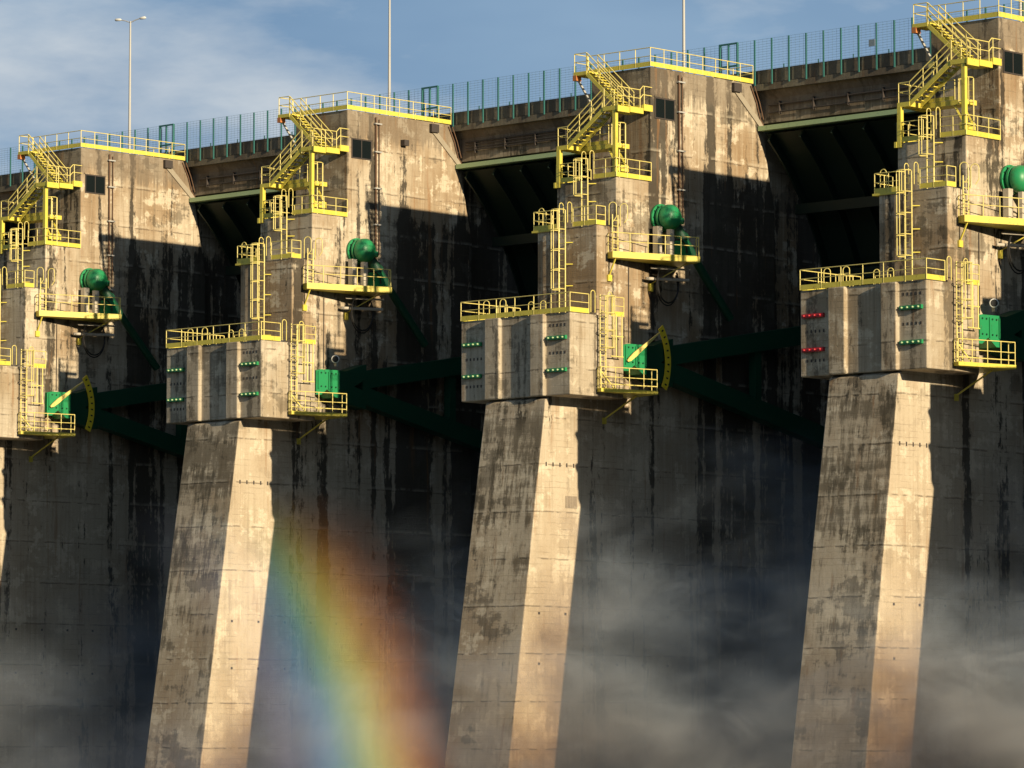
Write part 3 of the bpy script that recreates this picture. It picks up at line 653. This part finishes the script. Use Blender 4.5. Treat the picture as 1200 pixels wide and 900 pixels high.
def bridge(k):
    dx = 24.0*k; x0, x1 = XR-.02, 24+XR-.02
    t = Thing('bridge_span', f'concrete bridge span with mossy parapet over the {BAY[k]}', 'bridge', (10, 13, 47.8), dx, 'bridge spans along the dam crest')
    t.part('deck_slab', lambda: MB().box(x0, x1-.02, 11.25, 19.5, 48.55, 48.93), M['parapet'], key='slab')
    t.part('kerb', lambda: MB().box(x0, x1-.02, 11.45, 11.75, 48.93, 49.72), M['parapet'], key='kerb')
    n = 19; w_ = (x1-x0)/n
    for j in range(n):
        a_ = x0 + w_*j
        t.part('parapet_panel', lambda: MB().box(a_+.14, a_+w_-.14, 11.30, 11.448, 48.96, 49.73), M['parapet'], key=('pp', j))
        t.part('parapet_post', lambda: MB().box(a_+w_-.12, a_+w_+.12, 11.345, 11.449, 48.94, 49.725), M['parapet'], key=('pq', j))
    t.part('parapet_cap', lambda: MB().box(x0, x1-.02, 11.47, 11.9, 49.722, 49.76), M['parapet'], key='cap')
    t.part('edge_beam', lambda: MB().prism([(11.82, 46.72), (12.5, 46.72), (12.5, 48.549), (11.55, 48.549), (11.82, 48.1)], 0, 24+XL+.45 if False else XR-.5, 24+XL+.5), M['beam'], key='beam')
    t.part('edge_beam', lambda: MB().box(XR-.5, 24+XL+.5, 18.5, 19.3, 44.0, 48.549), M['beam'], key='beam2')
    pp = ((.55, .045), (.40, .03), (.20, .03), (.05, .045)) if k == -1 else ((.42, .05), (-.02, .045))
    for zo, r_ in pp:
        t.rod('service_pipe', (XR+.6, 11.68, 47.3+zo), (24+XL-.2, 11.68, 47.3+zo), r_, M['darkpipe'])
    for j in range(7):
        xx = XR+1.4+j*2.5; t.part('pipe_hanger', lambda: MB().box(xx-.03, xx+.03, 11.62, 11.815, 47.15, 47.9), M['darkpipe'], key=('ph', j))
    t = Thing('mesh_fence', f'thin green wire mesh fence over the {BAY[k]}', 'fence', (10, 11.2, 49), dx, 'green mesh fences along the bridge')
    for j in range(n):
        t.bar('post', (x0+w_*j, 11.2, 48.85), (x0+w_*j, 11.2, 51.5), .075, .075, M['fence'])
        if j % 2: t.bar('stub_bar', (x0+w_*(j+.45), 11.6, 49.6), (x0+w_*(j+.45), 11.6, 50.0), .05, .05, M['fence'])
    def wires():
        m = MB()
        for i in range(13): m.box(x0, x1, 11.19, 11.2, 49.75+i*.145-.005, 49.75+i*.145+.005)
        for i in range(int((x1-x0)/.3)): m.box(x0+i*.3-.004, x0+i*.3+.004, 11.2, 11.207, 49.7, 51.48)
        return m
    wm = t.part('wire_mesh', wires, M['wire'], key='w'); wm['kind'] = 'stuff'
    if k in (-2, -1, 0, -3):
        pxs = {-1: -8.7, 0: 6.75, -2: 30, -3: 30}[k]
        if k in (-1, 0):
            xx = 6.75 if k == 0 else 24 - 7.35 - .9
            t = Thing('fence_sign', f'small grey square sign wired to the fence over the {BAY[k]}', 'sign', (xx, 11.15, 50.3), dx, 'small signs on the mesh fence')
            t.part('sign_plate', lambda: MB().box(xx-.22, xx+.22, 11.13, 11.16, 50.2, 50.58), M['sign'], key='s')
            t.part('sign_bracket', lambda: MB().box(xx-.05, xx+.05, 11.161, 11.189, 50.3, 50.5), M['steel'], key='b')
    if k in WHERE:
        t = Thing('fence_door', f'framed door in the mesh fence behind {WHERE[k]}', 'gate', (-3.6, 11, 49), dx, 'doors in the mesh fence')
        for xx in (-4.3, -3.65, -3.0): t.bar('door_post' if xx != -3.65 else 'door_stile', (xx, 11.05, 48.95), (xx, 11.05, 51.5), .09, .09, M['fence'])
        for zz in (51.45, 50.15): t.bar('door_rail', (-4.3, 11.05, zz), (-3.0, 11.05, zz), .08, .10, M['fence'])
        t.part('lock_box', lambda: MB().box(-3.3, -3.1, 11.0, 11.1, 49.0, 49.3), M['darkpipe'], key='l')
        
def lamp_post(i):
    x = -11.3 - 24.75*i
    lab = ['tall slim grey lamp post rising behind the third pier', 'tall slim grey lamp post rising behind the second pier', 'double-armed street lamp standing behind the leftmost pier'][i] if i >= 0 else 'slim grey lamp post just inside the right edge'
    t = Thing('lamp_post', lab, 'lamp post', (x, 16, 48.93), 0, 'lamp posts along the bridge')
    t.part('pole', lambda: MB().rod((x, 16, 48.93), (x, 16, 60.0), .11, 10, .06), M['steel'], smooth=True)
    for s_ in (-1, 1):
        e = Vector((x+s_*.75, 16+s_*.25, 60.15))
        t.part('arm', lambda: MB().path([(x, 16, 59.9), (x+s_*.35, 16+s_*.12, 60.05), e], .035), M['steel'], smooth=True)
        t.part('lamp_head', lambda: MB().lathe([(0, .04), (.08, .09), (.42, .10), (.5, .04)], e - Vector((s_*.1, 0, 0)), (s_, .3*s_, .05), 10), M['white'], smooth=True)

for k in (-3, -2, -1, 0, 1, 2): pier(k, full=k in WHERE)
for k in (-2, -1, 0, 1): gate(k)
for k in (-3, -2, -1, 0, 1): bridge(k)
for i in (-1, 0, 1, 2): lamp_post(i)

# ------------------------------------------------------------------ ground, water and an added sky-blocking ridge
def struct(name, mb, mat):
    o = bpy.data.objects.new(name, mb.mesh(name, mat)); COL.objects.link(o); o['kind'] = 'structure'; return o
struct('river_water', MB().add([(-3000, -3000, -8.01), (3000, -3000, -8.01), (3000, 3000, -8.01), (-3000, 3000, -8.01)], [(0, 1, 2, 3)]), M['river'])
for k in (-3, -2, -1, 0, 1):
    pts = [(20, 20.4), (18, 19.6), (15.5, 17), (13, 13.2), (10, 8.2), (7, 3), (4, -1.2), (0, -5), (-6, -7.9)]
    struct('spillway_water', MB().prism(pts + [(20, -7.9)], 0, 24*k+XR, 24*k+24+XL), M['chute'])
def blocker_ridge():
    m = MB(); n = 120; rows = [(400, 0), (450, 45), (540, 110), (680, 165), (950, 210), (1500, 120)]
    vs = []; fs = []
    for j, (r_, h_) in enumerate(rows):
        for i in range(n+1):
            th_ = math.radians(170 + 225*i/n)     # unseen ridge added downstream and on both banks to cut sky light
            hh = h_*(.42 + .58*min(1, max(0, abs(math.degrees(th_) - 368)/45)))*(.75 + .25*math.sin(th_*7+j) + .12*math.sin(th_*17+2*j) + .06*math.sin(th_*41+j*3))
            rr = r_*(1+.05*math.sin(th_*5+j))
            vs.append((50+rr*math.cos(th_), -60+rr*math.sin(th_), -8.2+hh))
    for j in range(len(rows)-1):
        for i in range(n): a_ = j*(n+1)+i; fs.append((a_, a_+1, a_+n+2, a_+n+1))
    return m.add(vs, fs)
t_ = NT('sky_blocker_foliage'); g_ = t_.n('ShaderNodeNewGeometry'); n_ = t_.noise(t_.mapped(g_.outputs['Position'], (.05, .05, .05)), 1, 9, .7)
M['blocker'] = t_.bsdf(t_.mix(n_, (.02, .035, .012), (.07, .085, .03)), .95, 0, n_, .8, 3)
struct('sky_blocker_hills', blocker_ridge(), M['blocker'])  # out of view, added and shaped to dim the ambient sky light
struct('reservoir_water', MB().box(-77.5, 45.5, 30.1, 900, -7.9, 43), M['river'])

# ------------------------------------------------------------------ spray
def mist():
    t = NT('spray_mist'); o = t.n('ShaderNodeOutputMaterial'); v = t.n('ShaderNodeVolumeScatter')
    v.inputs['Anisotropy'].default_value = 0.1; v.inputs['Color'].default_value = (.68, .83, 1, 1)
    g = t.n('ShaderNodeNewGeometry'); P = g.outputs['Position']; sx = t.n('ShaderNodeSeparateXYZ'); t.l(P, sx.inputs[0]); x, y, z = sx.outputs
    # height of the plume: highest at the gate lip, falling downstream
    top = t.math('ADD', 15.8, t.math('MULTIPLY', t.math('ADD', y, 4), .36))
    w1 = t.noise(t.mapped(P, (.07, .10, .10), (0, 0, 3)), 1, 3, .5)
    rot = t.n('ShaderNodeMapping'); rot.inputs['Rotation'].default_value = (math.radians(-35), 0, math.radians(20)); rot.inputs['Scale'].default_value = (.16, .16, .34)
    t.l(P, rot.inputs[0]); n1 = t.noise(rot.outputs[0], 1, 8, .70, .8)
    h = t.math('SUBTRACT', t.math('ADD', top, t.math('ADD', t.math('MULTIPLY', t.math('SUBTRACT', n1, .5), 18), t.math('MULTIPLY', t.math('SUBTRACT', w1, .5), 22))), z)
    d = t.math('POWER', t.ramp(h, -9, 16), 1.5)
    d = t.math('MULTIPLY', d, t.math('ADD', .35, t.ramp(t.math('ADD', t.math('MULTIPLY', n1, .7), t.math('MULTIPLY', w1, .5)), .48, .80)))
    xg = t.math('ADD', .30, t.math('MULTIPLY', t.ramp(x, -34, 22), 1.35))
    t.l(t.math('MULTIPLY', t.math('MULTIPLY', d, xg), .42), v.inputs['Density'])
    t.l(v.outputs[0], o.inputs['Volume']); return t.m
mo = bpy.data.objects.new('mist', MB().box(-76, 46, -13.5, 17, -7.8, 29).mesh('mist', mist())); COL.objects.link(mo); mo['kind'] = 'stuff'

def rainbow():
    t = NT('rainbow_spray'); o = t.n('ShaderNodeOutputMaterial'); v = t.n('ShaderNodeVolumeScatter'); v.inputs['Anisotropy'].default_value = -.45
    g = t.n('ShaderNodeNewGeometry'); P = g.outputs['Position']; sx = t.n('ShaderNodeSeparateXYZ'); t.l(P, sx.inputs[0]); x, y, z = sx.outputs
    # distance from the arc centre within the sheet of spray
    cx_, cz_, R = -41.3, .7, 36.0
    a_ = t.math('MULTIPLY', t.math('SUBTRACT', x, cx_), 1.0); b_ = t.math('SUBTRACT', z, cz_)
    r = t.math('SQRT', t.math('ADD', t.math('MULTIPLY', a_, a_), t.math('MULTIPLY', b_, b_)))
    wobn = t.noise(t.mapped(P, (.25, .25, .25)), 1, 3)
    f = t.math('DIVIDE', t.math('SUBTRACT', t.math('ADD', r, t.math('MULTIPLY', wobn, .8)), R - 9.5), 17.5, clamp=True)
    cr_ = t.n('ShaderNodeValToRGB'); t.l(f, cr_.inputs[0]); e = cr_.color_ramp.elements
    e[0].position = 0; e[0].color = (.45, .55, .8, 1); e[1].position = 1; e[1].color = (.9, .25, .1, 1)
    for p_, c_ in ((.22, (.42, .52, .95)), (.37, (.26, .62, .88)), (.46, (.40, .82, .36)), (.54, (.98, .84, .20)), (.63, (1, .52, .12)), (.74, (.90, .36, .14))):
        q_ = e.new(p_); q_.color = (*c_, 1)
    t.l(cr_.outputs[0], v.inputs['Color'])
    band = t.math('MULTIPLY', t.ramp(f, -.0, .56), t.math('SUBTRACT', 1, t.math('POWER', t.ramp(f, .50, .92), .7)))
    n1 = t.noise(t.mapped(P, (.30, .3, .20)), 1, 7, .65, .8)
    d = t.math('MULTIPLY', band, t.math('SUBTRACT', 1.0, t.ramp(z, 10, 25.5)))
    d = t.math('MULTIPLY', d, t.math('ADD', .15, t.math('MULTIPLY', n1, 1.6)))
    t.l(t.math('MULTIPLY', d, .38), v.inputs['Density'])
    t.l(v.outputs[0], o.inputs['Volume']); return t.m
rb = bpy.data.objects.new('rainbow', MB().box(-40, 2, -15.6, -13.7, 2, 29).mesh('rainbow', rainbow())); COL.objects.link(rb)
rb['label'] = 'faint rainbow arcing through the sunlit spray between the second and third piers'; rb['category'] = 'rainbow'
